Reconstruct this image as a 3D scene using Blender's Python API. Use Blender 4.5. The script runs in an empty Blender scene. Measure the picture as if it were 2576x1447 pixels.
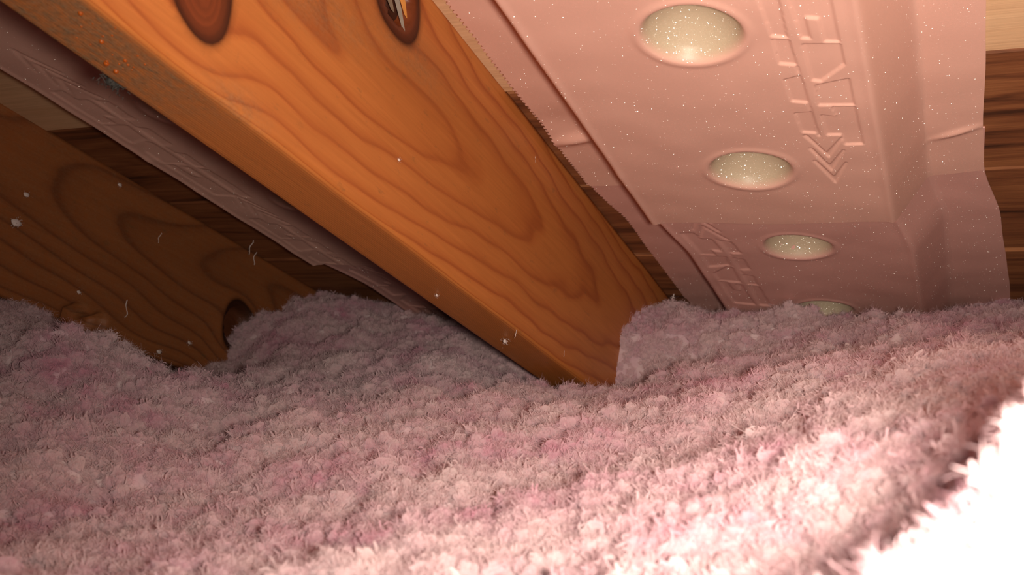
import bpy, math, random
import numpy as np
from mathutils import Matrix, Vector

rng = np.random.default_rng(7)
random.seed(7)
scene = bpy.context.scene
C = scene.collection

# ------------------------------------------------------------------ camera, light, exposure
HC = 0.32                      # height of the lens above the ceiling board that carries the insulation
cam_d = bpy.data.cameras.new('camera')
cam_d.sensor_width = 36.0
cam_d.lens = 36.0 * 2600.0 / 2576.0
cam_d.clip_start = 0.005
cam_d.clip_end = 50
cam_d.dof.use_dof = True
cam_d.dof.focus_distance = 0.62
cam_d.dof.aperture_fstop = 22.0
cam = bpy.data.objects.new('camera', cam_d)
cam.location = (0, 0, HC)
cam.rotation_euler = (math.pi / 2, 0, 0)
C.objects.link(cam)
scene.camera = cam

w = bpy.data.worlds.new('attic_dark'); scene.world = w
w.use_nodes = True
w.node_tree.nodes['Background'].inputs[0].default_value = (0.55, 0.5, 0.6, 1)
w.node_tree.nodes['Background'].inputs[1].default_value = 0.035

fl = bpy.data.lights.new('camera_flash', 'AREA')
fl.shape = 'RECTANGLE'; fl.size = 0.034; fl.size_y = 0.024
fl.energy = 2.55
fl.spread = math.radians(134)
fl.color = (1.0, 0.89, 0.76)
flash = bpy.data.objects.new('camera_flash', fl)
flash.location = (0.030, 0.0, HC - 0.002)
flash.rotation_euler = (math.radians(101), 0, math.radians(-23))
C.objects.link(flash)

vs = scene.view_settings
vs.view_transform = 'Standard'; vs.look = 'None'; vs.gamma = 1; vs.use_curve_mapping = False
vs.exposure = 0.0

# ------------------------------------------------------------------ roof frame of reference
# a: down the slope, s: along the eaves, d: down, square to the roof deck
v1 = np.array([1162, 997, 2600.]); v1 /= np.linalg.norm(v1)
v2 = np.array([v1[2], 0, -v1[0]]); v2 /= np.linalg.norm(v2)
v3 = np.cross(v1, v2)
def c2w(v): return np.stack([v[..., 0], v[..., 2], -v[..., 1]], -1)
RW = np.stack([c2w(v1), c2w(v2), c2w(v3)], 1)          # columns: a, s, d in world axes
ROT = Matrix([list(r) for r in RW]).to_4x4()
ORG = np.array([0, 0, HC])
def asd2w(q): return np.asarray(q) @ RW.T + ORG

DECK = -0.322
SIDE = -0.277          # lit side of the bare rafter
LOW = -0.1805          # underside of the rafters
OC = 0.4064            # 16 in centres
RW_W = 0.038

# ------------------------------------------------------------------ helpers
def tag(o, label=None, cat=None, group=None, kind=None):
    if label: o['label'] = label
    if cat: o['category'] = cat
    if group: o['group'] = group
    if kind: o['kind'] = kind
    return o

def new_mesh(name, v, f, mat=None, smooth=True):
    """v (n,3) array, f (m,3|4) int array or list of arrays"""
    me = bpy.data.meshes.new(name)
    fl_ = f if isinstance(f, list) else [f]
    fl_ = [np.asarray(x, dtype=np.int32) for x in fl_ if len(x)]
    loops = np.concatenate([x.ravel() for x in fl_])
    tot = np.concatenate([np.full(len(x), x.shape[1], np.int32) for x in fl_])
    st = np.concatenate([[0], np.cumsum(tot)[:-1]]).astype(np.int32)
    me.vertices.add(len(v)); me.vertices.foreach_set('co', np.asarray(v, np.float32).ravel())
    me.loops.add(len(loops)); me.loops.foreach_set('vertex_index', loops)
    me.polygons.add(len(tot)); me.polygons.foreach_set('loop_start', st)
    me.update(calc_edges=True); me.validate()
    me.polygons.foreach_set('use_smooth', np.full(len(me.polygons), smooth))
    if mat: me.materials.append(mat)
    return me

def attr(me, name, val):
    a = me.attributes.new(name, 'FLOAT', 'POINT')
    a.data.foreach_set('value', np.asarray(val, np.float32).ravel())

def link(name, me, parent=None):
    o = bpy.data.objects.new(name, me); C.objects.link(o)
    if parent is not None: o.parent = parent
    return o

def roof_obj(name, v, f, mat, parent=None, origin=None, smooth=True):
    """mesh given in a,s,d; placed with the roof's tilt, origin at a point of the thing"""
    v = np.asarray(v, float)
    if parent is None:
        o0 = v.mean(0) if origin is None else np.asarray(origin, float)
    else:
        o0 = np.array(parent['_o'])
    o = link(name, new_mesh(name, v - o0, f, mat, smooth), parent)
    if parent is None:
        o.matrix_world = Matrix.Translation(Vector(asd2w(o0))) @ ROT
    o['_o'] = list(o0)
    return o

def grid_faces(n, m, off=0, wrap=False):
    i, j = np.meshgrid(np.arange(n - 1), np.arange(m if wrap else m - 1), indexing='ij')
    j2 = (j + 1) % m
    return np.stack([i * m + j, (i + 1) * m + j, (i + 1) * m + j2, i * m + j2], -1).reshape(-1, 4) + off

def hash2(ix, iy, seed):
    h = (ix.astype(np.int64) * 374761393 + iy.astype(np.int64) * 668265263 + seed * 974711) & 0xFFFFFFFF
    h = ((h ^ (h >> 13)) * 1274126177) & 0xFFFFFFFF
    h = ((h ^ (h >> 16)) * 2246822519) & 0xFFFFFFFF
    return ((h ^ (h >> 15)) & 0xFFFFFF) / float(0x1000000)

def vnoise(x, y, seed=0):
    """gradient noise, about -1..1"""
    x = np.asarray(x, float); y = np.asarray(y, float)
    ix = np.floor(x).astype(np.int64); iy = np.floor(y).astype(np.int64)
    fx = x - ix; fy = y - iy
    u = fx * fx * fx * (fx * (fx * 6 - 15) + 10); v = fy * fy * fy * (fy * (fy * 6 - 15) + 10)
    def g(dx, dy):
        t = hash2(ix + dx, iy + dy, seed) * 2 * math.pi
        return np.cos(t) * (fx - dx) + np.sin(t) * (fy - dy)
    a = g(0, 0) * (1 - u) + g(1, 0) * u
    b = g(0, 1) * (1 - u) + g(1, 1) * u
    return (a * (1 - v) + b * v) * 1.5

def worley(x, y, seed=0):
    x = np.asarray(x, float); y = np.asarray(y, float)
    ix = np.floor(x).astype(np.int64); iy = np.floor(y).astype(np.int64)
    best = np.full(x.shape, 9.0)
    for dx in (-1, 0, 1):
        for dy in (-1, 0, 1):
            px = ix + dx + hash2(ix + dx, iy + dy, seed); py = iy + dy + hash2(ix + dx, iy + dy, seed + 17)
            best = np.minimum(best, (px - x) ** 2 + (py - y) ** 2)
    return np.sqrt(best)

def smooth(x, a, b):
    t = np.clip((x - a) / (b - a), 0, 1); return t * t * (3 - 2 * t)

# ------------------------------------------------------------------ node helpers
def mat_new(name):
    m = bpy.data.materials.new(name); m.use_nodes = True
    nt = m.node_tree
    return m, nt, nt.nodes['Principled BSDF'], nt.nodes['Material Output']
def N(nt, t, **kw):
    n = nt.nodes.new(t)
    for k, v in kw.items():
        if k.startswith('i_'):
            key = k[2:]
            n.inputs[int(key) if key.isdigit() else key.replace('_', ' ')].default_value = v
        else: setattr(n, k, v)
    return n
def L(nt, a, b): nt.links.new(a, b)
def math_n(nt, op, a, b=None, clamp=False):
    n = nt.nodes.new('ShaderNodeMath'); n.operation = op; n.use_clamp = clamp
    for k, x in enumerate((a, b)):
        if x is None: continue
        if isinstance(x, (int, float)): n.inputs[k].default_value = x
        else: L(nt, x, n.inputs[k])
    return n.outputs[0]
def mix_c(nt, fac, a, b, mode='MIX'):
    n = nt.nodes.new('ShaderNodeMix'); n.data_type = 'RGBA'; n.blend_type = mode
    for idx, x in ((0, fac), (6, a), (7, b)):
        if isinstance(x, (int, float)): n.inputs[idx].default_value = x
        elif isinstance(x, tuple): n.inputs[idx].default_value = x if len(x) == 4 else x + (1,)
        else: L(nt, x, n.inputs[idx])
    return n.outputs[2]
def ramp(nt, fac, stops, interp='LINEAR'):
    n = nt.nodes.new('ShaderNodeValToRGB'); cr = n.color_ramp; cr.interpolation = interp
    while len(cr.elements) < len(stops): cr.elements.new(0.5)
    for e, (p, c) in zip(cr.elements, stops):
        e.position = p; e.color = c if len(c) == 4 else tuple(c) + (1,)
    if fac is not None: L(nt, fac, n.inputs[0])
    return n.outputs[0]
def obj_map(nt, scale=(1, 1, 1), loc=(0, 0, 0)):
    tc = nt.nodes.new('ShaderNodeTexCoord'); mp = nt.nodes.new('ShaderNodeMapping')
    mp.inputs['Scale'].default_value = scale; mp.inputs['Location'].default_value = loc
    L(nt, tc.outputs['Object'], mp.inputs['Vector'])
    return mp.outputs[0]
def noise(nt, vec, scale, detail=3, rough=0.5, dist=0.0):
    n = N(nt, 'ShaderNodeTexNoise', i_Scale=scale, i_Detail=detail, i_Roughness=rough, i_Distortion=dist)
    L(nt, vec, n.inputs['Vector']); return n.outputs['Fac']

# ------------------------------------------------------------------ materials
def rafter_wood(name, light, mid, dark, knotc, rough=0.42, dirt=1.0, loc=(0, 0, 0)):
    m, nt, b, out = mat_new(name)
    g = N(nt, 'ShaderNodeAttribute', attribute_name='grain').outputs['Fac']
    kn = N(nt, 'ShaderNodeAttribute', attribute_name='knot').outputs['Fac']
    dr = N(nt, 'ShaderNodeAttribute', attribute_name='weathered').outputs['Fac']
    fine = noise(nt, obj_map(nt, (14, 420, 420), loc), 1.0, 4, 0.6)
    wob = noise(nt, obj_map(nt, (9, 40, 40), loc), 1.0, 3, 0.5)
    gg = math_n(nt, 'ADD', g, math_n(nt, 'MULTIPLY', math_n(nt, 'SUBTRACT', wob, 0.5), 0.35))
    fr = math_n(nt, 'FRACT', gg)
    col = ramp(nt, fr, [(0.0, mid), (0.10, light), (0.50, light), (0.78, mid), (0.90, dark), (0.95, dark), (1.0, mid)])
    big = noise(nt, obj_map(nt, (6, 22, 22), loc), 1.0, 3)
    col = mix_c(nt, math_n(nt, 'MULTIPLY', math_n(nt, 'SUBTRACT', big, 0.35, True), 1.1, True), col, tuple(x * 0.78 for x in mid))
    col = mix_c(nt, 0.35, col, ramp(nt, fine, [(0.25, (0.55, 0.45, 0.36)), (0.7, (1.0, 1.0, 1.0))]), 'MULTIPLY')
    # grey weathering where the board has it
    dn = noise(nt, obj_map(nt, (160, 260, 260), loc), 1.0, 5, 0.7)
    dmask = math_n(nt, 'MULTIPLY', dr, math_n(nt, 'MULTIPLY', math_n(nt, 'SUBTRACT', dn, 0.30, True), 2.6, True), True)
    col = mix_c(nt, dmask, col, ramp(nt, noise(nt, obj_map(nt, (500, 900, 900), loc), 1.0, 3), [(0.3, (0.11, 0.075, 0.04)), (0.7, (0.30, 0.21, 0.12))]))
    # faint dark mould specks
    sp = noise(nt, obj_map(nt, (60, 160, 160), loc), 1.0, 4, 0.75)
    spm = math_n(nt, 'MULTIPLY', math_n(nt, 'SUBTRACT', sp, 0.60, True), 3.0 * dirt, True)
    col = mix_c(nt, spm, col, (0.13, 0.085, 0.035))
    # knots
    kr = ramp(nt, kn, [(0.0, (0, 0, 0)), (0.12, (0.35, 0.35, 0.35)), (0.22, (1, 1, 1)), (1.0, (1, 1, 1))])
    kx = math_n(nt, 'FRACT', math_n(nt, 'MULTIPLY', math_n(nt, 'ADD', kn, math_n(nt, 'MULTIPLY', wob, 0.3)), 5.0))
    kc = ramp(nt, kx, [(0.0, knotc), (0.7, tuple(x * 0.8 for x in knotc)), (1.0, knotc)])
    kc = mix_c(nt, ramp(nt, kn, [(0.22, (1, 1, 1)), (0.62, (0, 0, 0))]), kc, tuple(x * 0.22 for x in knotc))
    col = mix_c(nt, kr, col, kc)
    L(nt, col, b.inputs['Base Color'])
    b.inputs['Roughness'].default_value = rough
    b.inputs['Specular IOR Level'].default_value = 0.35
    bm = N(nt, 'ShaderNodeBump', i_Strength=0.25, i_Distance=0.0006)
    L(nt, math_n(nt, 'ADD', fine, math_n(nt, 'MULTIPLY', dmask, dn)), bm.inputs['Height']); L(nt, bm.outputs[0], b.inputs['Normal'])
    return m

M_RAFT = rafter_wood('orange_pine_rafter', (0.59, 0.205, 0.050), (0.53, 0.166, 0.039), (0.42, 0.115, 0.028), (0.20, 0.045, 0.012))
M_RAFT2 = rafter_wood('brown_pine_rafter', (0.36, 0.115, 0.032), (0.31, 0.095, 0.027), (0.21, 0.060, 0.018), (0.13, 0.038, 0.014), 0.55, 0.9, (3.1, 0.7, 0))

def board_wood(name, c1, c2, c3, rough=0.7, streak=1.0):
    m, nt, b, out = mat_new(name)
    inf = N(nt, 'ShaderNodeObjectInfo').outputs['Random']
    tc = nt.nodes.new('ShaderNodeTexCoord')
    cm = nt.nodes.new('ShaderNodeCombineXYZ'); L(nt, math_n(nt, 'MULTIPLY', inf, 7.0), cm.inputs[0]); L(nt, math_n(nt, 'MULTIPLY', inf, 3.0), cm.inputs[1])
    va = nt.nodes.new('ShaderNodeVectorMath'); va.operation = 'ADD'
    L(nt, tc.outputs['Object'], va.inputs[0]); L(nt, cm.outputs[0], va.inputs[1])
    def mp(sc):
        n = nt.nodes.new('ShaderNodeMapping'); n.inputs['Scale'].default_value = sc; L(nt, va.outputs[0], n.inputs['Vector']); return n.outputs[0]
    g = noise(nt, mp((60, 5, 60)), 1.0, 5, 0.6, 0.6)
    fi = noise(nt, mp((500, 14, 500)), 1.0, 3)
    col = ramp(nt, g, [(0.30, c3), (0.44, c2), (0.60, c1), (0.75, c2)])
    col = mix_c(nt, 0.4, col, ramp(nt, fi, [(0.3, (0.6, 0.55, 0.5)), (0.7, (1, 1, 1))]), 'MULTIPLY')
    L(nt, col, b.inputs['Base Color']); b.inputs['Roughness'].default_value = rough
    b.inputs['Specular IOR Level'].default_value = 0.25
    bm = N(nt, 'ShaderNodeBump', i_Strength=0.3, i_Distance=0.0006); L(nt, fi, bm.inputs['Height']); L(nt, bm.outputs[0], b.inputs['Normal'])
    return m
M_DARK = board_wood('old_brown_sheathing', (0.34, 0.13, 0.05), (0.22, 0.075, 0.03), (0.07, 0.025, 0.012))
M_PALE = board_wood('pale_new_sheathing', (0.76, 0.48, 0.28), (0.74, 0.455, 0.26), (0.66, 0.38, 0.20))

def foam(name, colr, rough=0.42, spec=0.40):
    m, nt, b, out = mat_new(name)
    v = obj_map(nt)
    dent = N(nt, 'ShaderNodeAttribute', attribute_name='stretched').outputs['Fac']
    n1 = noise(nt, v, 9.0, 2)
    col = mix_c(nt, math_n(nt, 'MULTIPLY', n1, 0.35), colr, tuple(x * y for x, y in zip(colr, (0.93, 0.80, 0.78))))
    col = mix_c(nt, dent, col, (0.54, 0.425, 0.30))
    L(nt, col, b.inputs['Base Color'])
    vo = N(nt, 'ShaderNodeTexVoronoi', i_Scale=2600.0); L(nt, v, vo.inputs['Vector'])
    # every foam bead catches the light at its own angle
    nm = nt.nodes.new('ShaderNodeVectorMath'); nm.operation = 'SUBTRACT'; L(nt, vo.outputs['Color'], nm.inputs[0]); nm.inputs[1].default_value = (0.5, 0.5, 0.5)
    sc = nt.nodes.new('ShaderNodeVectorMath'); sc.operation = 'SCALE'; L(nt, nm.outputs[0], sc.inputs[0])
    L(nt, math_n(nt, 'SUBTRACT', 2.5, math_n(nt, 'MULTIPLY', dent, 0.9)), sc.inputs['Scale'])
    ge = nt.nodes.new('ShaderNodeNewGeometry')
    ad = nt.nodes.new('ShaderNodeVectorMath'); ad.operation = 'ADD'; L(nt, ge.outputs['Normal'], ad.inputs[0]); L(nt, sc.outputs[0], ad.inputs[1])
    no = nt.nodes.new('ShaderNodeVectorMath'); no.operation = 'NORMALIZE'; L(nt, ad.outputs[0], no.inputs[0])
    gl = N(nt, 'ShaderNodeBsdfGlossy'); gl.inputs['Roughness'].default_value = 0.20
    L(nt, no.outputs[0], gl.inputs['Normal']); gl.inputs['Color'].default_value = (1, 0.95, 0.88, 1)
    b.inputs['Roughness'].default_value = rough; b.inputs['Specular IOR Level'].default_value = spec
    mx = nt.nodes.new('ShaderNodeMixShader'); L(nt, math_n(nt, 'ADD', 0.035, math_n(nt, 'MULTIPLY', dent, 0.085)), mx.inputs[0])
    L(nt, b.outputs[0], mx.inputs[1]); L(nt, gl.outputs[0], mx.inputs[2]); L(nt, mx.outputs[0], out.inputs['Surface'])
    return m
M_FOAM = foam('pink_foam', (0.80, 0.465, 0.375))
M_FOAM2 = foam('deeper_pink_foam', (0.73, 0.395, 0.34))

def simple(name, col, rough=0.6, spec=0.3, sss=0.0):
    m, nt, b, out = mat_new(name)
    v = obj_map(nt); n = noise(nt, v, 220.0, 3)
    L(nt, mix_c(nt, n, tuple(x * 0.75 for x in col), tuple(min(1, x * 1.2) for x in col)), b.inputs['Base Color'])
    b.inputs['Roughness'].default_value = rough; b.inputs['Specular IOR Level'].default_value = spec
    if sss: b.inputs['Subsurface Weight'].default_value = sss; b.inputs['Subsurface Radius'].default_value = (0.004, 0.001, 0.0004)
    return m
M_RESIN = simple('orange_resin', (0.36, 0.075, 0.008), 0.07, 0.8)
M_DUST = simple('grey_cobweb_dust', (0.06, 0.055, 0.05), 0.95, 0.05)
M_PITCH = simple('dark_knot_hole', (0.05, 0.014, 0.006), 0.6)
M_SPL = simple('splintered_wood', (0.17, 0.115, 0.075), 0.5)
M_SPLO = simple('orange_splinter', (0.55, 0.22, 0.05), 0.4)
M_DRY = simple('grey_drywall', (0.6, 0.58, 0.55), 0.9)
M_FELT = simple('black_roof_felt', (0.03, 0.03, 0.03), 0.95)

def wool(name, trans):
    m, nt, b, out = mat_new(name)
    v = nt.nodes.new('ShaderNodeNewGeometry').outputs['Position']
    n1 = noise(nt, v, 16.0, 4, 0.6); n2 = noise(nt, v, 95.0, 3, 0.6)
    f = math_n(nt, 'ADD', math_n(nt, 'MULTIPLY', n1, 0.65), math_n(nt, 'MULTIPLY', n2, 0.35))
    col = ramp(nt, f, [(0.34, (0.68, 0.36, 0.45)), (0.43, (0.73, 0.50, 0.55)), (0.54, (0.76, 0.585, 0.60)), (0.68, (0.78, 0.635, 0.63))])
    di = N(nt, 'ShaderNodeBsdfDiffuse'); di.inputs['Roughness'].default_value = 1.0; L(nt, col, di.inputs['Color'])
    tr = N(nt, 'ShaderNodeBsdfTranslucent'); L(nt, mix_c(nt, 0.5, col, (0.74, 0.40, 0.46)), tr.inputs['Color'])
    mx = nt.nodes.new('ShaderNodeMixShader'); mx.inputs[0].default_value = trans
    L(nt, di.outputs[0], mx.inputs[1]); L(nt, tr.outputs[0], mx.inputs[2]); L(nt, mx.outputs[0], out.inputs['Surface'])
    nt.nodes.remove(b)
    return m
M_WOOL = wool('pink_blown_wool', 0.30)
M_FIB = wool('pink_wool_fibre', 0.50)
M_TUFT = simple('loose_white_fluff', (0.75, 0.62, 0.58), 1.0, 0.05)

# ------------------------------------------------------------------ structure: deck boards, ceiling board
def box_asd(a0, a1, s0, s1, d0, d1, bev=0.0015):
    # chamfered on the visible lower long edges
    v = [(a, s, d) for a in (a0, a1) for s in (s0, s1) for d in (d0, d1 - bev)]
    v += [(a, s, d1) for a in (a0 + bev, a1 - bev) for s in (s0 + bev, s1 - bev)]
    # index: a*4+s*2+d ; 8..11 lower face
    f = [(0, 4, 6, 2), (0, 1, 5, 4), (2, 6, 7, 3), (0, 2, 3, 1), (4, 5, 7, 6)]
    f += [(8, 9, 11, 10), (1, 8, 10, 5), (3, 7, 11, 9), (1, 3, 9, 8), (5, 10, 11, 7)]
    return np.array(v), np.array(f)

A0, A1, SL, SR = -0.50, 1.62, -1.30, 0.66
v, f = box_asd(A0, A1, SL, SR, DECK - 0.030, DECK - 0.0215)
ceiling = roof_obj('ceiling', v, f, M_FELT, smooth=False); tag(ceiling, 'sloping roof deck of horizontal boards above the rafters', None, None, 'structure')
seam = 0.5348
k = -7
while True:
    a0 = seam + k * 0.1486; a1 = a0 + 0.1486
    if a0 > A1 - 0.05: break
    pale = k < 0 and k >= -2
    low = DECK + (0.0 if not pale else 0.0015)
    gap = 0.0035 if k in (0, 1) else 0.0022
    v, f = box_asd(a0 + gap * 0.5, a1 - gap * 0.5, SL + 0.01, SR - 0.01, DECK - 0.021, low + (0.0 if pale else -0.001 * (k % 2)))
    o = roof_obj('sheathing_board', v, f, M_PALE if pale else M_DARK, ceiling, smooth=False)
    if pale: tag(o, 'pale new pine board')
    k += 1

def wbox(name, x0, x1, y0, y1, z0, z1, mat):
    v = np.array([(x, y, z) for x in (x0, x1) for y in (y0, y1) for z in (z0, z1)], float)
    f = np.array([(0, 1, 3, 2), (4, 6, 7, 5), (0, 4, 5, 1), (2, 3, 7, 6), (0, 2, 6, 4), (1, 5, 7, 3)])
    o0 = np.array([(x0 + x1) / 2, (y0 + y1) / 2, z0])
    o = link(name, new_mesh(name, v - o0, f, mat, False)); o.location = o0
    return o
tag(wbox('floor', -1.3, 1.1, -0.25, 1.62, -0.0127, 0.0, M_DRY), 'ceiling board that carries the loose insulation', None, None, 'structure')

# ------------------------------------------------------------------ rafters
def rafter(name, side, mat, a0, a1, knots, grain_fn, weather_fn, disp_fn, label):
    r = 0.003; W = RW_W; top = DECK + 0.0004
    prof = []                      # (s, d, e, t): e up the lit side, t across the underside
    H = LOW - top
    for e in np.linspace(H, r, 52): prof.append((side, LOW - e, e, 0.0, 1))
    for q in np.linspace(0, math.pi / 2, 5)[1:-1]:
        prof.append((side - r + r * math.cos(q), LOW - r + r * math.sin(q), r * (1 - math.sin(q)), r * (1 - math.cos(q)), .7))
    for t in np.linspace(r, W - r, 16): prof.append((side - t, LOW, 0.0, t, 0))
    for q in np.linspace(0, math.pi / 2, 4)[1:-1]:
        prof.append((side - W + r - r * math.sin(q), LOW - r + r * math.cos(q), 0.0, W, 0))
    for e in np.linspace(r, H, 8): prof.append((side - W, LOW - e, e, W, 2))
    P = np.array(prof); m = len(P)
    al = np.arange(a0, a1 + 1e-6, 0.0033); n = len(al)
    A = np.repeat(al[:, None], m, 1)
    S = np.repeat(P[None, :, 0], n, 0).copy(); D = np.repeat(P[None, :, 1], n, 0).copy()
    E_ = np.repeat(P[None, :, 2], n, 0); T = np.repeat(P[None, :, 3], n, 0); F = np.repeat(P[None, :, 4], n, 0)
    kn = np.zeros_like(A)
    Aw, Ew = A.copy(), E_.copy()
    for (ka, ke, kr, sg) in knots:
        dist = np.hypot(A - ka, E_ - ke)
        lump = kr * (1 + 0.07 * np.sin(3 * np.arctan2(E_ - ke, A - ka) + ka * 40))
        kn = np.maximum(kn, np.where(F != 2, np.clip(1.25 - dist / lump, 0, 1), 0) * (T < 0.004))
        wv = np.exp(-(dist / (kr * sg)) ** 2) * 0.80
        Aw += -(A - ka) * wv * 0.6; Ew += -(E_ - ke) * wv
    g = grain_fn(Aw, Ew, T)
    push = disp_fn(A, E_, T)
    S = S - np.where((F > 0) & (F < 2), push, 0)
    wv_ = weather_fn(A, E_, T)
    V = np.stack([A, S, D], -1).reshape(-1, 3)
    f = grid_faces(n, m, 0, True)
    caps = []
    c0 = len(V)
    V = np.vstack([V, V[:m].mean(0), V[-m:].mean(0)])
    j = np.arange(m); j2 = (j + 1) % m
    caps = np.concatenate([np.stack([j, j2, np.full(m, c0)], 1), np.stack([(n - 1) * m + j2, (n - 1) * m + j, np.full(m, c0 + 1)], 1)])
    o = roof_obj(name, V, [f[:, ::-1], caps[:, ::-1]], mat, None, origin=((a0 + a1) / 2, side - W / 2, LOW))
    ext = lambda x: np.concatenate([x.ravel(), [0, 0]])
    attr(o.data, 'grain', ext(g)); attr(o.data, 'knot', ext(kn)); attr(o.data, 'weathered', ext(wv_))
    tag(o, label, 'rafter')
    return o

K1 = (0.2665, 0.0345, 0.0165, 2.3); K2 = (0.398, 0.1205, 0.0215, 2.2)
def grain1(a, e, t):
    a2 = a + 0.025 * vnoise(a * 7, e * 14, 3); e2 = e + 0.006 * vnoise(a * 9, e * 18, 5)
    D = 0.040 + 0.083 * (a2 - 0.5)
    r_ = np.sqrt(D * D + (e2 - 0.075) ** 2)
    return r_ / 0.0100 + t * 620 + 0.15 * vnoise(a * 30, e * 60, 9)
def weather1(a, e, t):
    under = smooth(t, 0.001, 0.006) * (1 - smooth(a, 0.25, 0.33)) * 0.95
    streak = 0.55 * np.exp(-((e - 0.075 - 0.15 * (a - 0.33)) / 0.014) ** 2 - ((a - 0.33) / 0.05) ** 2)
    streak2 = 0.45 * np.exp(-((e - 0.098) / 0.012) ** 2 - ((a - 0.42) / 0.035) ** 2)
    sp = 0.5 * np.exp(-((e - 0.004) / 0.008) ** 2 - ((a - 0.30) / 0.02) ** 2)
    return np.clip(under + (streak + streak2 + sp) * (t < 0.003), 0, 1)
def disp1(a, e, t):
    p = 0.0006 * vnoise(a * 10, e * 20, 21)
    d2 = np.hypot(a - 0.398, e - 0.1205)
    p = p + 0.010 * smooth(-d2, -0.0150, -0.0100)          # splintered hole in the knot
    d1 = np.hypot(a - K1[0], e - K1[1])
    return p + 0.0010 * smooth(-d1, -0.018, -0.012)
raf1 = rafter('rafter', SIDE, M_RAFT, -0.35, 1.42, [K1, K2], grain1, weather1, disp1,
              'bare orange pine rafter with dark red knots and resin drops, flash-lit')

KA = (0.812, 0.063, 0.024, 2.0); KB = (0.33, 0.09, 0.016, 2.2)
def grain2(a, e, t):
    a2 = a + 0.05 * vnoise(a * 6, e * 12, 33); e2 = e + 0.012 * vnoise(a * 8, e * 15, 35)
    D = 0.075 - 0.10 * (a2 - 0.55)
    r_ = np.sqrt(D * D + (e2 - 0.105) ** 2)
    return r_ / 0.0095 + t * 500
def disp2(a, e, t):
    p = 0.0008 * vnoise(a * 10, e * 20, 41)
    d = np.hypot(a - KA[0], e - KA[1])
    p = p + 0.014 * smooth(-d, -0.0225, -0.016)
    wane = np.exp(-((a - 0.620) / 0.022) ** 2) * smooth(-(e - 0.016 - 0.006 * vnoise(a * 70, e * 30, 4)), -0.002, 0.002)
    return p + 0.015 * smooth(wane, 0.25, 0.6)
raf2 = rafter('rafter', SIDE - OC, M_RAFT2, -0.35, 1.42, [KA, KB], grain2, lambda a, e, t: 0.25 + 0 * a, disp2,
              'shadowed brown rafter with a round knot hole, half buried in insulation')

# knot filling, splinters and resin on the lit rafter
def ico(sub):
    import bmesh
    bm = bmesh.new(); bmesh.ops.create_icosphere(bm, subdivisions=sub, radius=1.0)
    v = np.array([x.co[:] for x in bm.verts]); f = np.array([[x.index for x in q.verts] for q in bm.faces]); bm.free()
    return v, f
IV1, IF1 = ico(1); IV2, IF2 = ico(2); IV3, IF3 = ico(3)

def dish(ctr, rad, depth_s, parent, name, mat, seed):
    n, m = 8, 28; vs_ = []
    for i in range(n):
        q = i / (n - 1)
        for j in range(m):
            th = 2 * math.pi * j / m
            rr = rad * q * (1 + 0.08 * math.sin(3 * th + seed))
            vs_.append((ctr[0] + rr * math.cos(th), depth_s + 0.0012 * (1 - q) * math.sin(5 * th + seed) + 0.002 * q * q, LOW - (ctr[1] + rr * math.sin(th))))
    return roof_obj(name, vs_, grid_faces(n, m, 0, True), mat, parent)
hole = dish((0.398, 0.1205), 0.0130, SIDE - 0.0093, raf1, 'knot_hole', M_PITCH, 1.0); tag(hole, 'dark broken hole in the upper knot')
def sliver(parent, p, q, wd, th, mat, name='splinter'):
    p = np.array(p, float); q = np.array(q, float); ax = q - p; ln = np.linalg.norm(ax); ax /= ln
    nrm = np.array([0, 1.0, 0]); sd = np.cross(ax, nrm); sd /= np.linalg.norm(sd)
    pts = []
    prof = [(0, .75), (.3, 1), (.7, .8), (.92, .45), (1, .08)]
    for u, wq in prof:
        cpt = p + ax * ln * u
        off = 0.12 * wd * math.sin(u * 9)
        for sx, sy in ((-1, -.3), (0, 1), (1, -.3)):
            pts.append(cpt + sd * (sx * wd * .5 * wq + off) + nrm * sy * th * wq)
    f = grid_faces(len(prof), 3, 0, True)
    o = roof_obj(name, pts, [f, np.array([[2, 1, 0]]), np.array([[12, 13, 14]])], mat, parent, smooth=False)
    return o
def ae(a, e, off): return (a, SIDE + off, LOW - e)
sliver(hole, ae(0.3850, 0.137, -.004), ae(0.4095, 0.1055, -.0005), 0.0030, 0.0018, M_SPL)
sliver(hole, ae(0.3760, 0.131, -.004), ae(0.3965, 0.1115, -.001), 0.0060, 0.0016, M_SPL)
sliver(hole, ae(0.3920, 0.139, -.004), ae(0.4090, 0.1160, -.001), 0.0055, 0.0016, M_SPLO)

drops = [(203, 32, 6), (202, 35, 2.5), (205, 66, 3.0), (233, 59, 2), (256, 103, 6.5), (259, 90, 3), (282, 88, 3),
         (268, 158, 7.5), (292, 178, 7), (269, 153, 4), (315, 151, 5), (300, 160, 3), (322, 162, 3.5), (336, 168, 2.5), (365, 161, 3),
         (346, 139, 2.5), (283, 137, 2.5), (228, 111, 2.5), (193, 94, 2.2), (290, 70, 2.2), (332, 175, 2.6), (310, 172, 2)]
def cam_ray(px, py): return np.array([(px - 1288) / 2600., (py - 723) / 2600., 1.0])
RC = np.stack([v1, v2, v3])
def hit(px, py, axis, val):
    r_ = RC @ cam_ray(px, py); return r_ * (val / r_[axis])
for (px_, py_, rad) in drops:
    p = hit(px_, py_, 2, LOW)
    if p[1] > SIDE - 0.0005 or p[1] < SIDE - RW_W + 0.0005: p[1] = np.clip(p[1], SIDE - RW_W + 0.002, SIDE - 0.002)
    rr = rad * 0.000155
    v = IV2.copy() * np.array([rr * 1.1, rr, rr * 1.15]); v[:, 2] = np.where(v[:, 2] < 0, v[:, 2] * .3, v[:, 2])
    roof_obj('resin_drop', v + np.array([p[0], p[1], LOW]), IF2, M_RESIN, raf1)

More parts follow.
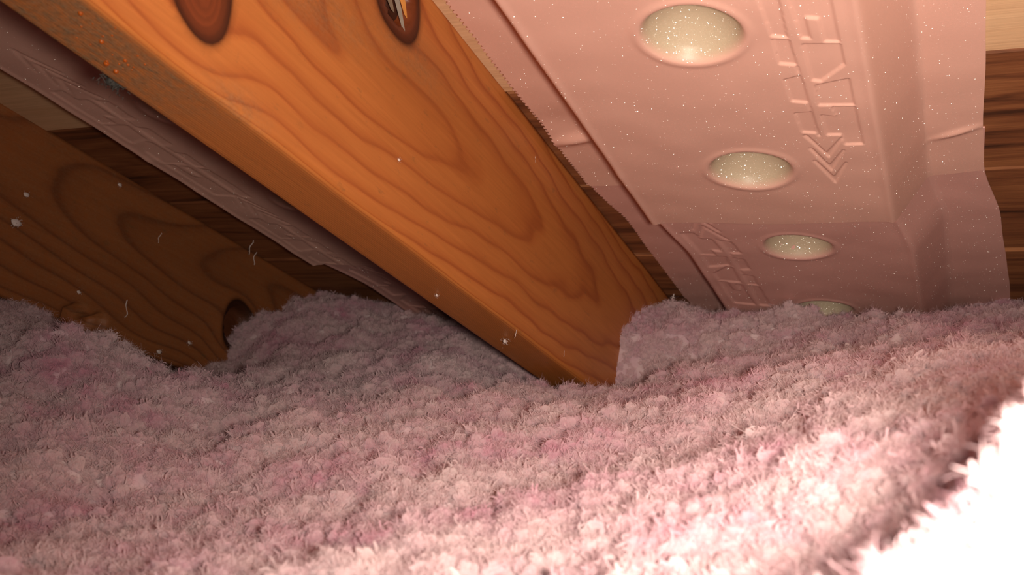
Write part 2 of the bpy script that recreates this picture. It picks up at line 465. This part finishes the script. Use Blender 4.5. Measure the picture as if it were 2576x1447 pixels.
# ------------------------------------------------------------------ foam rafter vents
def to_lane(pts):   # outline measured on the stamped strip (crop pixels) -> metres on the vent face, relative to arrow tip
    out = []
    for cx, cy in pts:
        q = hit(1850 + cx / 3.015, cy / 3.015, 2, -0.285); out.append((q[0], q[1]))
    return np.array(out)
STAMP = [
    [(105, -200), (275, -200), (332, 0), (394, 288), (272, 276), (175, 0)],
    [(277, 300), (408, 306), (468, 496), (332, 482)],
    [(370, 600), (495, 572), (548, 778), (424, 766)],
    [(450, 858), (585, 850), (618, 1020), (506, 1010)],
    [(340, -200), (660, -200), (722, 0), (792, 326), (676, 320), (632, 142), (530, 134), (572, 296), (498, 292), (408, 0)],
    [(506, 338), (796, 338), (832, 492), (650, 622), (582, 612)],
    [(606, 650), (866, 600), (906, 794), (628, 796)],
    [(735, 806), (912, 806), (970, 1096), (832, 1102), (804, 1030), (692, 1032), (652, 872), (762, 884)],
    [(515, 1034), (545, 1034), (690, 1165), (800, 1050), (815, 1050), (710, 1200)],
    [(555, 1130), (580, 1130), (715, 1258), (815, 1140), (828, 1140), (730, 1300)],
    [(590, 1222), (612, 1222), (748, 1345), (835, 1235), (846, 1235), (760, 1392)],
    [(462, 500), (476, 500), (640, 1040), (626, 1040)],
]
STAMP_M = [to_lane(p) for p in STAMP]
def inside(x, y, poly):
    c = np.zeros(x.shape, bool); n = len(poly)
    for i in range(n):
        x1, y1 = poly[i]; x2, y2 = poly[(i + 1) % n]
        cond = ((y1 > y) != (y2 > y))
        with np.errstate(divide='ignore', invalid='ignore'):
            xi = (x2 - x1) * (y - y1) / (y2 - y1) + x1
        c ^= cond & (x < xi)
    return c
def convex(P):
    P = sorted(map(tuple, P))
    def half(pts):
        h_ = []
        for p_ in pts:
            while len(h_) > 1 and (h_[-1][0] - h_[-2][0]) * (p_[1] - h_[-2][1]) - (h_[-1][1] - h_[-2][1]) * (p_[0] - h_[-2][0]) <= 0: h_.pop()
            h_.append(p_)
        return h_[:-1]
    return np.array(half(P) + half(P[::-1]))
def blur(z, k=1):
    for _ in range(k):
        z = (np.roll(z, 1, 0) + np.roll(z, -1, 0) + np.roll(z, 1, 1) + np.roll(z, -1, 1) + 2 * z) / 6
    return z

def vent(label, ctr, a0, a1, base, hh, dents, stamps, creases, shift=None, fine=(0, 0), seed=0, flare=None, end_wave=True, stamp_depth=0.0011, sheet=None, res=0.0012):
    """sheet with flat flanges, sloped walls and a raised face; dents pushed back towards the deck"""
    half = 0.137; sheet = sheet or M_FOAM
    al = np.concatenate([np.arange(a0, fine[0], 0.004), np.arange(fine[0], fine[1], res), np.arange(fine[1], a1, 0.004), [a1]])
    sl = np.linspace(-half, half, int(0.275 / res) | 1)
    A, Sx = np.meshgrid(al, sl, indexing='ij')
    face, foot = 0.0835, 0.1035
    ab = np.abs(Sx)
    lin = np.clip((foot - ab) / (foot - face), 0, 1)
    prof = lin
    # round the bends
    kw = int(0.0042 / res); kx = np.linspace(-1, 1, 2 * kw + 1)[1:-1]; kern = (1 - kx ** 2); kern /= kern.sum()
    p1 = prof[0]; p1 = np.convolve(np.pad(p1, kw - 1, mode='edge'), kern, 'valid'); prof = np.repeat(p1[None], len(al), 0)
    h = prof * hh
    h += 0.0009 * vnoise(A * 9, Sx * 14 + seed, 50 + seed) * prof + 0.0005 * vnoise(A * 30, Sx * 30, 51 + seed)
    lab = np.zeros(A.shape, int); stre = np.zeros(A.shape)
    h += 0.0009 * np.exp(-((ab - 0.0825) / 0.0032) ** 2)          # bead added along the bends, shaped to catch a highlight there
    for i, (da, ds, dr) in enumerate(dents):
        rr = np.hypot((A - da), (Sx - ds) * 1.0) / dr
        h -= 0.0165 * np.clip(1 - rr ** 2, 0, 1) ** 0.85 * smooth(-rr, -1.06, -0.80) + 0.0006 * np.exp(-((rr - 1.06) / 0.10) ** 2) * -1
        lab[rr < 0.93] = i + 1; stre = np.maximum(stre, 1 - smooth(rr, 0.84, 1.02))
    rec = np.zeros_like(A)
    nl = len(dents) + 1
    for si, (fa, fs, rot) in enumerate(stamps):
        for poly in STAMP_M:
            q = (poly - STAMP_CENTRE) * (-1 if rot else 1)
            cov = sum(inside(A - fa + da_ * res, Sx - fs + ds_ * res, q).astype(float) for da_ in (-.33, 0, .33) for ds_ in (-.33, 0, .33)) / 9
            rec = np.maximum(rec, cov)
        hull = convex((np.concatenate(STAMP_M) - STAMP_CENTRE) * (-1 if rot else 1))
        hull = hull.mean(0) + (hull - hull.mean(0)) * 1.02
        lab[inside(A - fa, Sx - fs, hull) & (lab == 0)] = nl + si
    h -= blur(rec, 1) * stamp_depth
    for (ca, cs, ln, amp, slope, sg) in creases:
        t = (A - ca - slope * (Sx - cs))
        h += amp * np.exp(-(t / sg) ** 2) * np.exp(-((Sx - cs) / ln) ** 2)
    S = Sx + ctr
    if shift is not None: S = S + shift(A)
    S = S + np.where(ab > foot, 0.0008 * vnoise(A * 14, np.sign(Sx) * 5, 60 + seed), 0)
    if flare is not None: S = S + np.clip((Sx - foot) / (half - foot), 0, 1) * flare(A)
    # saw-cut left edge
    S[:, 0] += 0.0008 * np.sign(np.sin(A[:, 0] * 2 * math.pi / 0.0042))
    D = base + h
    A2 = A.copy()
    if end_wave: A2 += smooth(A, a1 - 0.05, a1) * (0.0035 * np.sin(Sx * 21 + seed) + 0.002 * np.cos(Sx * 60))
    V = np.stack([A2, S, D], -1)
    n, m = A.shape
    # normals of the whole sheet so that its pieces meet without a seam
    ga = np.gradient(V, axis=0); gs = np.gradient(V, axis=1)
    Nn = np.cross(ga, gs); Nn /= np.linalg.norm(Nn, axis=-1, keepdims=True)
    Nn *= np.sign(Nn[..., 2:3])
    flat = V.reshape(-1, 3); nf = Nn.reshape(-1, 3)
    F = grid_faces(n, m)
    fl_ = lab.reshape(-1)[F[:, 0]]
    th = 0.0011
    # back of the sheet and its rim
    rim = np.concatenate([np.arange(m), np.arange(1, n) * m + m - 1, (n - 1) * m + np.arange(m - 2, -1, -1), np.arange(n - 2, 0, -1) * m])
    body = F[fl_ == 0]
    NV = n * m
    back = flat - nf * th
    ri = np.arange(len(rim)); rj = (ri + 1) % len(rim)
    rimf = np.stack([rim[ri], rim[rj], NV + rj, NV + ri], 1)
    gi_ = np.unique(np.concatenate([np.arange(0, n, 6), [n - 1]])); gj_ = np.unique(np.concatenate([np.arange(0, m, 6), [m - 1]]))
    cidx = (gi_[:, None] * m + gj_[None]).ravel()
    NR = NV + len(rim)
    o0 = np.array([(a0 + a1) / 2, ctr, base])
    allv = np.vstack([flat, back[rim], back[cidx]])
    o = roof_obj('rafter_vent', allv, [body, grid_faces(len(gi_), len(gj_))[:, ::-1] + NR, rimf], sheet, None, origin=o0)
    alln = np.vstack([nf, -nf[rim], -nf[cidx]])
    attr(o.data, 'stretched', np.concatenate([stre.ravel(), np.zeros(len(alln) - NV)]))
    fixn(o, alln, skip=len(rim))
    tag(o, label, 'rafter vent')
    for i in range(1, nl + len(stamps)):
        sel = F[fl_ == i]
        if not len(sel): continue
        u, inv = np.unique(sel.ravel(), return_inverse=True)
        c = roof_obj('spacer_dimple' if i < nl else 'stamped_lettering', flat[u], inv.reshape(-1, 4), sheet, o)
        attr(c.data, 'stretched', stre.ravel()[u])
        fixn(c, nf[u])
        tag(c, 'shiny beige spacer dimple' if i < nl else 'stamped lettering ending in an arrow')
    return o
def fixn(o, nrm, skip=0):
    me = o.data
    nrm = np.asarray(nrm, np.float32)
    vi = np.empty(len(me.loops), np.int32); me.loops.foreach_get('vertex_index', vi)
    ln = nrm[vi]
    if skip: ln[-skip * 4:] = 0        # zero keeps the automatic normal on the rim
    me.normals_split_custom_set(ln.tolist())

STAMP_CENTRE = np.array([0.55, -0.075])
CT = -0.1315
DNT = 0.0265
vent('pink foam rafter vent with stamped arrow and beige dimples, overlapping a second vent', CT, -0.10, 0.678, -0.3190, 0.034,
     [(0.435, 0.0035, DNT), (0.592, 0.0035, DNT), (0.278, 0.0035, DNT)], [(0.55, -0.075 - CT, False)],
     [(0.622, 0.122, 0.013, 0.0016, -0.5, 0.0035), (0.600, -0.118, 0.022, 0.0035, -0.2, 0.006), (0.575, -0.118, 0.022, -0.002, 0.0, 0.02)], fine=(0.34, 0.678), res=0.00075)
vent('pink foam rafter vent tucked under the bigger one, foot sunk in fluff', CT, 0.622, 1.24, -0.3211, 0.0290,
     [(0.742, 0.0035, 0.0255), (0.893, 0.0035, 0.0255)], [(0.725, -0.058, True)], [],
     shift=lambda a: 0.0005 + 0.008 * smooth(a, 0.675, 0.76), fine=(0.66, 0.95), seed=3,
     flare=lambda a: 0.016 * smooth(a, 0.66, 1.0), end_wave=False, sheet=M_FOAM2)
CL = CT - OC + 0.058
vent('dim mauve foam rafter vent between the two rafters, with glinting stamped letters', CL, -0.10, 0.754, -0.3190, 0.034,
     [(0.46, 0.0035, DNT), (0.61, 0.0035, DNT)], [(0.44, -0.056, True), (0.655, -0.056, True)],
     [(0.52, -0.118, 0.03, 0.002, 0.2, 0.006)], fine=(0.36, 0.754), seed=7, stamp_depth=0.00055)
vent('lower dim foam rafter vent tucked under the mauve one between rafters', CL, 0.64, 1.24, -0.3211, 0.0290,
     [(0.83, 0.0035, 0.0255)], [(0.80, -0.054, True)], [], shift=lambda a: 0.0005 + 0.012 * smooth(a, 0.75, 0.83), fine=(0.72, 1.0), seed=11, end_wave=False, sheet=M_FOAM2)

# ------------------------------------------------------------------ blown insulation
def W(px, py, z): c = cam_ray(px, py) * z; return (c[0], c[2], -c[1])
def WS(px, py, ax, val): c = RC.T @ hit(px, py, ax, val); return (c[0], c[2], -c[1])
SD2 = SIDE - OC
ctrl = [
    # where it meets the woodwork and the vents
    WS(500, 985, 2, LOW), WS(400, 945, 2, LOW), WS(640, 805, 1, SD2), WS(700, 775, 1, SD2), WS(560, 910, 1, SD2), WS(850, 742, 2, DECK), WS(780, 752, 2, DECK),
    WS(950, 775, 2, -.31), WS(1050, 792, 2, -.30), WS(1130, 812, 2, -.30), WS(1320, 985, 2, LOW), WS(1450, 1000, 2, LOW), WS(1240, 935, 2, -.19),
    WS(1545, 985, 1, SIDE), WS(1562, 850, 1, SIDE), WS(1595, 782, 1, SIDE), WS(1690, 790, 1, SIDE), WS(1760, 775, 2, -.318), WS(1870, 868, 2, -.287),
    WS(1990, 798, 2, -.287), WS(2150, 800, 2, -.287), WS(2300, 800, 2, -.287), WS(2410, 812, 2, -.319), WS(2500, 806, 2, -.319), WS(2560, 768, 2, DECK),
    # left bay and beyond the shadowed rafter
    W(0, 760, .80), W(90, 830, .74), W(250, 850, .66), W(190, 860, .64), W(310, 890, .66), W(130, 900, .62), W(370, 985, .76), W(0, 930, .62), W(420, 1010, .80), W(560, 985, .92), W(800, 880, .90), W(1000, 870, .92), W(1150, 920, .80),
    # middle distance
    W(200, 1100, .50), W(500, 1100, .58), W(800, 1060, .58), W(1100, 1030, .60), W(1300, 1035, .62), W(1550, 1030, .66), W(1750, 940, .74), W(2000, 930, .62), W(2250, 900, .55), W(2450, 890, .45),
    W(0, 1250, .44), W(400, 1280, .44), W(800, 1250, .42), W(1000, 1180, .43), W(1300, 1200, .42), W(1700, 1150, .42), W(2000, 1080, .38), W(2250, 1010, .35),
    # near
    W(0, 1447, .30), W(600, 1430, .31), W(1000, 1400, .29), W(1300, 1430, .27), W(1800, 1400, .25), W(2150, 1330, .235), W(2250, 1180, .25),
    W(2440, 1150, .22), W(2520, 1090, .205), W(2560, 1250, .175), W(2400, 1400, .195), W(2560, 1440, .175),
    (.12, .22, -.026), (.12, .11, -.022), (.16, .10, .008), (.20, .20, .008), (.105, .0, -.012), (.13, .05, .012), (.26, .14, .03), (.25, .35, -.02), (.085, .08, -.046), (.06, .02, -.050), (.045, .09, -.052), (.02, .09, -.056), (-.04, .09, -.06), (-.12, .09, -.06), (0, .16, -.066), (-.08, .17, -.068), (.05, .15, -.052),
    (-.02, .03, -.06), (-.02, -.05, -.075), (.32, .50, -.03), (.45, .65, -.03), (.60, .8, -.03), (.7, .4, -.03), (.7, 0, -.03),
    (-.4, .1, -.09), (-.9, .1, -.08), (-.9, .6, -.05), (-.8, 1.0, -.04), (-.6, 1.2, -.02), (0, 1.35, -.02), (.4, 1.3, -.02), (-.9, 1.5, -.02), (.7, 1.5, -.03), (-.5, .4, -.075), (-.6, .8, -.03),
]
ctrl = np.array(ctrl)
def rbf_fit(P, lam=0.0006):
    n = len(P); d = np.hypot(P[:, None, 0] - P[None, :, 0], P[:, None, 1] - P[None, :, 1])
    K = np.sqrt(d * d + 0.018 ** 2) * -1 + lam * 0
    Kb = np.zeros((n + 3, n + 3)); Kb[:n, :n] = K + np.eye(n) * 0.0006
    Q = np.column_stack([np.ones(n), P[:, 0], P[:, 1]]); Kb[:n, n:] = Q; Kb[n:, :n] = Q.T
    return np.linalg.solve(Kb, np.concatenate([P[:, 2], [0, 0, 0]]))
RBF = rbf_fit(ctrl)
def base_h(x, y):
    o = RBF[-3] + RBF[-2] * x + RBF[-1] * y
    for i in range(len(ctrl)):
        o = o - RBF[i] * np.sqrt((x - ctrl[i, 0]) ** 2 + (y - ctrl[i, 1]) ** 2 + 0.018 ** 2)
    return o
def wool_h(x, y, detail=True):
    z = base_h(x, y) - 0.006 * smooth(y, 0.15, 0.4)
    near = smooth(y, 0.10, 0.45)
    z = z + 0.029 * np.exp(-((x - 0.079) / 0.020) ** 2 - ((y - 0.130) / 0.028) ** 2)
    k = 0.22 + 0.78 * smooth(y, 0.15, 0.80)
    z = z + (0.0055 * vnoise(x * 13, y * 13, 101) + 0.0075 * vnoise(x * 27, y * 27, 102)) * k
    z = z + 0.0060 * (0.7 - 1.3 * np.abs(vnoise(x * 42 + 3, y * 42, 103))) * (0.35 + 0.65 * k)
    if detail:
        wx = x + 0.005 * vnoise(x * 60, y * 60, 110); wy = y + 0.005 * vnoise(x * 60, y * 60, 111)
        z = z + (0.0115 * (0.38 - worley(wx * 31, wy * 31, 114) ** 1.6) + 0.0060 * (0.40 - worley(wx * 58, wy * 58, 124) ** 2) + 0.0035 * (0.40 - worley(wx * 110, wy * 110, 104) ** 2)) * (0.45 + 0.55 * k)
    return z
xs = np.linspace(-0.86, 0.66, 620)
ys = [0.02]
while ys[-1] < 1.5: ys.append(ys[-1] + 0.0016 + 0.0020 * min(1, ys[-1] / 0.9))
ys = np.array(ys)
X, Y = np.meshgrid(xs, ys, indexing='ij')
Z = wool_h(X, Y)
# no higher than the deck above it
def deck_z(x, y): return (DECK + 0.004) * 0 + 0
ns = RW[:, 2]
zdeck = (((DECK - 0.002) - (X * ns[0] + Y * ns[1])) / ns[2])
Z = np.minimum(Z, zdeck - 0.004)
o0 = np.array([0, 0.6, -0.10])
Vv = np.stack([X, Y, Z], -1)
n, m = X.shape
bot = [(xs[0], ys[0]), (xs[-1], ys[0]), (xs[-1], ys[-1]), (xs[0], ys[-1])]
# skirt down to the ceiling board
ringi = np.concatenate([np.arange(n) * m, (n - 1) * m + np.arange(1, m), np.arange(n - 2, -1, -1) * m + m - 1, np.arange(m - 2, 0, -1)])
flatV = Vv.reshape(-1, 3); flatV[:, 2] -= 0.0020
sk = flatV[ringi].copy(); sk[:, 2] = -HC + 0.0005
ri = np.arange(len(ringi)); rj = (ri + 1) % len(ringi)
skf = np.stack([ringi[ri], len(flatV) + ri, len(flatV) + rj, ringi[rj]], 1)
me = new_mesh('blown_insulation', np.vstack([flatV, sk]) - o0, [grid_faces(n, m), skf], M_WOOL)
wool_o = link('blown_insulation', me); wool_o.location = o0 + ORG
tag(wool_o, 'fluffy pink blown-in insulation heaped over the attic floor', 'insulation', None, 'stuff')

def sample_xy(nn, ymax=1.3, seed=1, lim=1.15):
    r = np.random.default_rng(seed); out = []
    tot = 0
    while tot < nn:
        y = 0.06 + (ymax - 0.06) * r.random(nn) ** 1.5
        x = -0.80 + 1.40 * r.random(nn)
        k_ = (np.abs(x) < 0.12 + 0.55 * y)
        out.append(np.stack([x[k_], y[k_]], 1)); tot += k_.sum()
    return np.concatenate(out)[:nn]
def fibres(root, nrm, length, width, segs, r, curl):
    K = len(root)
    d = nrm + r.normal(0, .75, (K, 3)); d /= np.linalg.norm(d, axis=1, keepdims=True)
    bend = r.normal(0, 1, (K, 3)); bend -= (bend * d).sum(1, keepdims=True) * d; bend /= np.linalg.norm(bend, axis=1, keepdims=True)
    sidev = np.cross(d, bend)
    cu = curl * r.normal(0, 1, (K, 1))
    pts = []
    for i in range(segs + 1):
        u = i / segs
        th = cu * u
        with np.errstate(divide='ignore', invalid='ignore'):
            xx = np.where(np.abs(cu) < 1e-3, u, np.sin(th) / cu); yy = np.where(np.abs(cu) < 1e-3, 0, (1 - np.cos(th)) / cu)
        c = root + length[:, None] * (xx * d + yy * bend)
        wd = width[:, None] * ((1 - u) * (.35 + u)) ** .5 * .75 + 0.00002
        pts.append(c - sidev * wd); pts.append(c + sidev * wd)
    V_ = np.stack(pts, 1).reshape(-1, 3)
    f = np.array([[2 * i, 2 * i + 1, 2 * i + 3, 2 * i + 2] for i in range(segs)])
    F_ = (np.arange(K)[:, None, None] * (2 * (segs + 1)) + f[None]).reshape(-1, 4)
    return V_, F_
r = np.random.default_rng(21)
# tufts: a few curly balls of fibre, scattered over the heap by the object's own geometry nodes
NV_T = 6
tv, tf, tid = [], [], []
off = 0
for t_ in range(NV_T):
    lob = sum(0.17 * np.sin(IV3 @ r.normal(0, 3.2, 3) + r.random() * 6) for _ in range(3))
    mat_like = t_ >= 4                       # loose mat of fibre with hardly any core
    sc_ = np.array([.30, .26, .12]) if mat_like else np.array([.50, .38 + .06 * (t_ % 2), .30 + .04 * t_])
    core = IV3 * (1 + lob[:, None]) * sc_
    K = 210
    rt = r.normal(0, 1, (K, 3)); rt /= np.linalg.norm(rt, axis=1, keepdims=True)
    tg = np.cross(rt, r.normal(0, 1, (K, 3))); tg /= np.linalg.norm(tg, axis=1, keepdims=True)
    if mat_like:
        rad_ = np.sqrt(r.random((K, 1)))
        root_ = rt * np.array([.85, .75, .30]) * rad_
        tg[:, 2] *= .5
        dir_ = tg * 1.6 + np.array([0, 0, .10])
    else:
        root_ = rt * sc_ * .92; dir_ = tg * 2.6 + rt * .25
    bund = r.random(K) < .10
    wid_ = np.where(bund, .06 + .10 * r.random(K), .010 + .022 * r.random(K) ** 2)
    v_, f_ = fibres(root_, dir_, np.where(bund, .35 + .45 * r.random(K), .4 + .8 * r.random(K) ** 2), wid_, 6, r, 3.2)
    tri = np.concatenate([f_[:, [0, 1, 2]], f_[:, [0, 2, 3]]])
    tv += [core, v_]; tf += [IF3 + off, tri + off + len(core)]
    tid.append(np.full(len(core) + len(v_), t_)); off += len(core) + len(v_)
tv = np.concatenate(tv); tf = np.concatenate(tf); tid = np.concatenate(tid)
NT = 78000
tx = sample_xy(NT, seed=31)
cand = sample_xy(90000, seed=47)              # steep flanks need as much wool per area as the flats
hx = (wool_h(cand[:, 0] + .004, cand[:, 1]) - wool_h(cand[:, 0] - .004, cand[:, 1])) / .008
hy = (wool_h(cand[:, 0], cand[:, 1] + .004) - wool_h(cand[:, 0], cand[:, 1] - .004)) / .008
keep = r.random(len(cand)) < np.clip((np.sqrt(1 + hx ** 2 + hy ** 2) - 1.10) * 1.2, 0, 1)
tx = np.vstack([tx, cand[keep]]); NT = len(tx)
tz = wool_h(tx[:, 0], tx[:, 1])
size = (0.0030 + 0.0065 * r.random(NT) ** 2.0) * (0.75 + 0.25 * smooth(tx[:, 1], 0.15, 0.6))
pts = np.column_stack([tx, tz - size * (0.50 * r.random(NT) - 0.12)])
zd = (((DECK - 0.002) - (pts[:, 0] * ns[0] + pts[:, 1] * ns[1])) / ns[2]) - 0.004
pts[:, 2] = np.minimum(pts[:, 2], zd)
me = new_mesh('wool_tufts', np.vstack([tv, pts - o0]), tf, M_FIB)
attr(me, 'tuft_kind', np.concatenate([tid, np.full(NT, -1)]))
attr(me, 'tuft_size', np.concatenate([0 * tid, size]))
a_ = me.attributes.new('tuft_turn', 'FLOAT_VECTOR', 'POINT')
turn = np.concatenate([np.zeros((len(tv), 3)), np.column_stack([r.normal(0, .5, NT), r.normal(0, .5, NT), r.random(NT) * 6.283])])
a_.data.foreach_set('vector', turn.astype(np.float32).ravel())
fib = link('wool_tufts', me, wool_o); tag(fib, None, None, None, 'stuff')
ng = bpy.data.node_groups.new('scatter_tufts', 'GeometryNodeTree')
ng.interface.new_socket('Geometry', in_out='INPUT', socket_type='NodeSocketGeometry')
ng.interface.new_socket('Geometry', in_out='OUTPUT', socket_type='NodeSocketGeometry')
gi = ng.nodes.new('NodeGroupInput'); go = ng.nodes.new('NodeGroupOutput')
def named(nm, ty):
    n_ = ng.nodes.new('GeometryNodeInputNamedAttribute'); n_.data_type = ty; n_.inputs['Name'].default_value = nm; return n_.outputs['Attribute']
def sel(kind):
    c_ = ng.nodes.new('FunctionNodeCompare'); c_.data_type = 'FLOAT'; c_.operation = 'EQUAL'; c_.inputs['Epsilon'].default_value = 0.1
    ng.links.new(named('tuft_kind', 'FLOAT'), c_.inputs[0]); c_.inputs[1].default_value = kind
    sp_ = ng.nodes.new('GeometryNodeSeparateGeometry'); sp_.domain = 'POINT'
    ng.links.new(gi.outputs[0], sp_.inputs[0]); ng.links.new(c_.outputs[0], sp_.inputs[1]); return sp_.outputs[0]
gti = ng.nodes.new('GeometryNodeGeometryToInstance')
for t_ in range(NV_T - 1, -1, -1): ng.links.new(sel(float(t_)), gti.inputs[0])
ip = ng.nodes.new('GeometryNodeInstanceOnPoints')
ng.links.new(sel(-1.0), ip.inputs['Points']); ng.links.new(gti.outputs[0], ip.inputs['Instance'])
ip.inputs['Pick Instance'].default_value = True
rv = ng.nodes.new('FunctionNodeRandomValue'); rv.data_type = 'INT'
rv.inputs[4].default_value = 0; rv.inputs[5].default_value = NV_T - 1
ng.links.new(rv.outputs[2], ip.inputs['Instance Index'])
e2r = ng.nodes.new('FunctionNodeEulerToRotation'); ng.links.new(named('tuft_turn', 'FLOAT_VECTOR'), e2r.inputs[0])
ng.links.new(e2r.outputs[0], ip.inputs['Rotation']); ng.links.new(named('tuft_size', 'FLOAT'), ip.inputs['Scale'])
ng.links.new(ip.outputs[0], go.inputs[0])
md = fib.modifiers.new('scatter', 'NODES'); md.node_group = ng

# ------------------------------------------------------------------ flecks of fluff stuck to the woodwork
def fluff(px, py, ax, val, size, label, shape='fleck', mat=M_TUFT, seed=0):
    p = hit(px, py, ax, val)
    outw = np.array([0, 1.0, 0]) if ax == 1 else np.array([0, 0, 1.0])
    r = np.random.default_rng(seed + px)
    K = 22 if shape == 'curl' else 40
    if shape == 'fleck':
        n_ = len(IV1)
        body = IV2 * (1 + 0.15 * r.standard_normal((len(IV2), 1))) * size * np.array([.62, .22, .40])
        root = r.normal(0, .35, (K, 3)) * size
        bv_, bf_ = body, IF2
    else:   # thin curl
        t = np.linspace(0, 1, 14); rr = size * .06
        wob = np.stack([.25 * np.sin(t * 5 + seed), .12 * np.cos(t * 7), (t - .5) * 2], 1) * size
        wob[:, 0] += .3 * size * np.sin(t * 3.0)
        th = np.linspace(0, 2 * math.pi, 5, endpoint=False)
        ringv = np.stack([np.cos(th), np.sin(th), 0 * th], 1) * rr
        bv_ = (wob[:, None] + ringv[None] * (1.2 - np.abs(t - .5))[:, None, None]).reshape(-1, 3); bf_ = grid_faces(14, 5, 0, True)
        root = wob[r.integers(0, 14, K)]
    fv_, ff_ = fibres(root, r.normal(0, 1, (K, 3)), size * (.12 + (.12 if shape == 'curl' else .22) * r.random(K)), np.full(K, size * .045), 4, r, 2.5)
    V_ = np.vstack([bv_, fv_])
    off = -min((V_ @ outw).min(), 0) * 0.75
    V_ = V_ + p + outw * off
    o = roof_obj('fluff_fleck', V_, [bf_, ff_ + len(bv_)], mat, None, origin=p)
    tag(o, label, 'fluff', 'flecks of fluff on the woodwork')
SA, SB = SIDE, SD2
fluff(1272, 850, 2, LOW, .0042, 'white fluff fleck on the underside of the orange rafter by the pile')
fluff(1297, 832, 2, LOW, .0030, 'narrow upright white fluff fleck on the orange rafter\'s lower edge', 'curl')
fluff(1100, 738, 2, LOW, .0022, 'tiny pale fleck on the orange rafter underside', seed=2)
fluff(1000, 402, 1, SA, .0020, 'small pale chip on the face of the orange rafter', seed=3)
fluff(1345, 400, 1, SA, .0022, 'thin pale hair high on the orange rafter face', 'curl', seed=4)
fluff(1417, 890, 1, SA, .0022, 'tiny white curl low on the orange rafter face', 'curl', seed=5)
fluff(30, 560, 1, SB, .0080, 'large wispy fluff tuft on the brown rafter', seed=6)
fluff(60, 490, 1, SB, .0045, 'small wispy tuft above the large one on the brown rafter', seed=7)
fluff(398, 597, 1, SB, .0050, 'slim white fluff fleck in the middle of the brown rafter', 'curl', seed=8)
fluff(297, 465, 1, SB, .0036, 'pale dot of fluff high on the brown rafter', seed=9)
fluff(313, 775, 1, SB, .0075, 'hooked white fibre on the brown rafter above its lower edge', 'curl', seed=10)
fluff(195, 735, 1, SB, .0034, 'pale fleck above the broken lower edge of the brown rafter', seed=11)
fluff(390, 885, 1, SB, .0046, 'white fleck at the brown rafter\'s foot by the pile', seed=12)
fluff(472, 862, 1, SB, .0036, 'pale fleck beside the knot hole of the brown rafter', seed=13)
fluff(632, 605, 2, DECK, .0080, 'bright fibre hanging from the dark boards beside the mauve vent', 'curl', seed=14)
fluff(642, 635, 2, DECK, .0070, 'curved fibre below the bright one on the dark boards', 'curl', seed=15)
fluff(1692, 745, 2, DECK + .002, .0115, 'long crinkled fibre in the gap beside the orange rafter', 'curl', seed=16)
# dust
p = hit(288, 222, 2, -0.190)
r = np.random.default_rng(77)
K = 220
root = r.normal(0, 1, (K, 3)) * np.array([.0032, .0018, .0018])
dv, df = fibres(root, r.normal(0, 1, (K, 3)), np.full(K, .0028), np.full(K, .0003), 4, r, 2.5)
b_ = IV2 * (1 + .25 * r.standard_normal((len(IV2), 1))) * np.array([.0040, .0018, .0020])
pd = np.array([hit(285, 215, 2, LOW)[0], SIDE - RW_W - 0.0012, LOW - 0.002])
o = roof_obj('dust_clump', np.vstack([b_, dv]) + pd, [IF2, df + len(b_)], M_DUST, None, origin=pd)
tag(o, 'grey cobweb dust clump clinging to the orange rafter\'s edge', 'dust')
for o in bpy.data.objects:
    if '_o' in o: del o['_o']
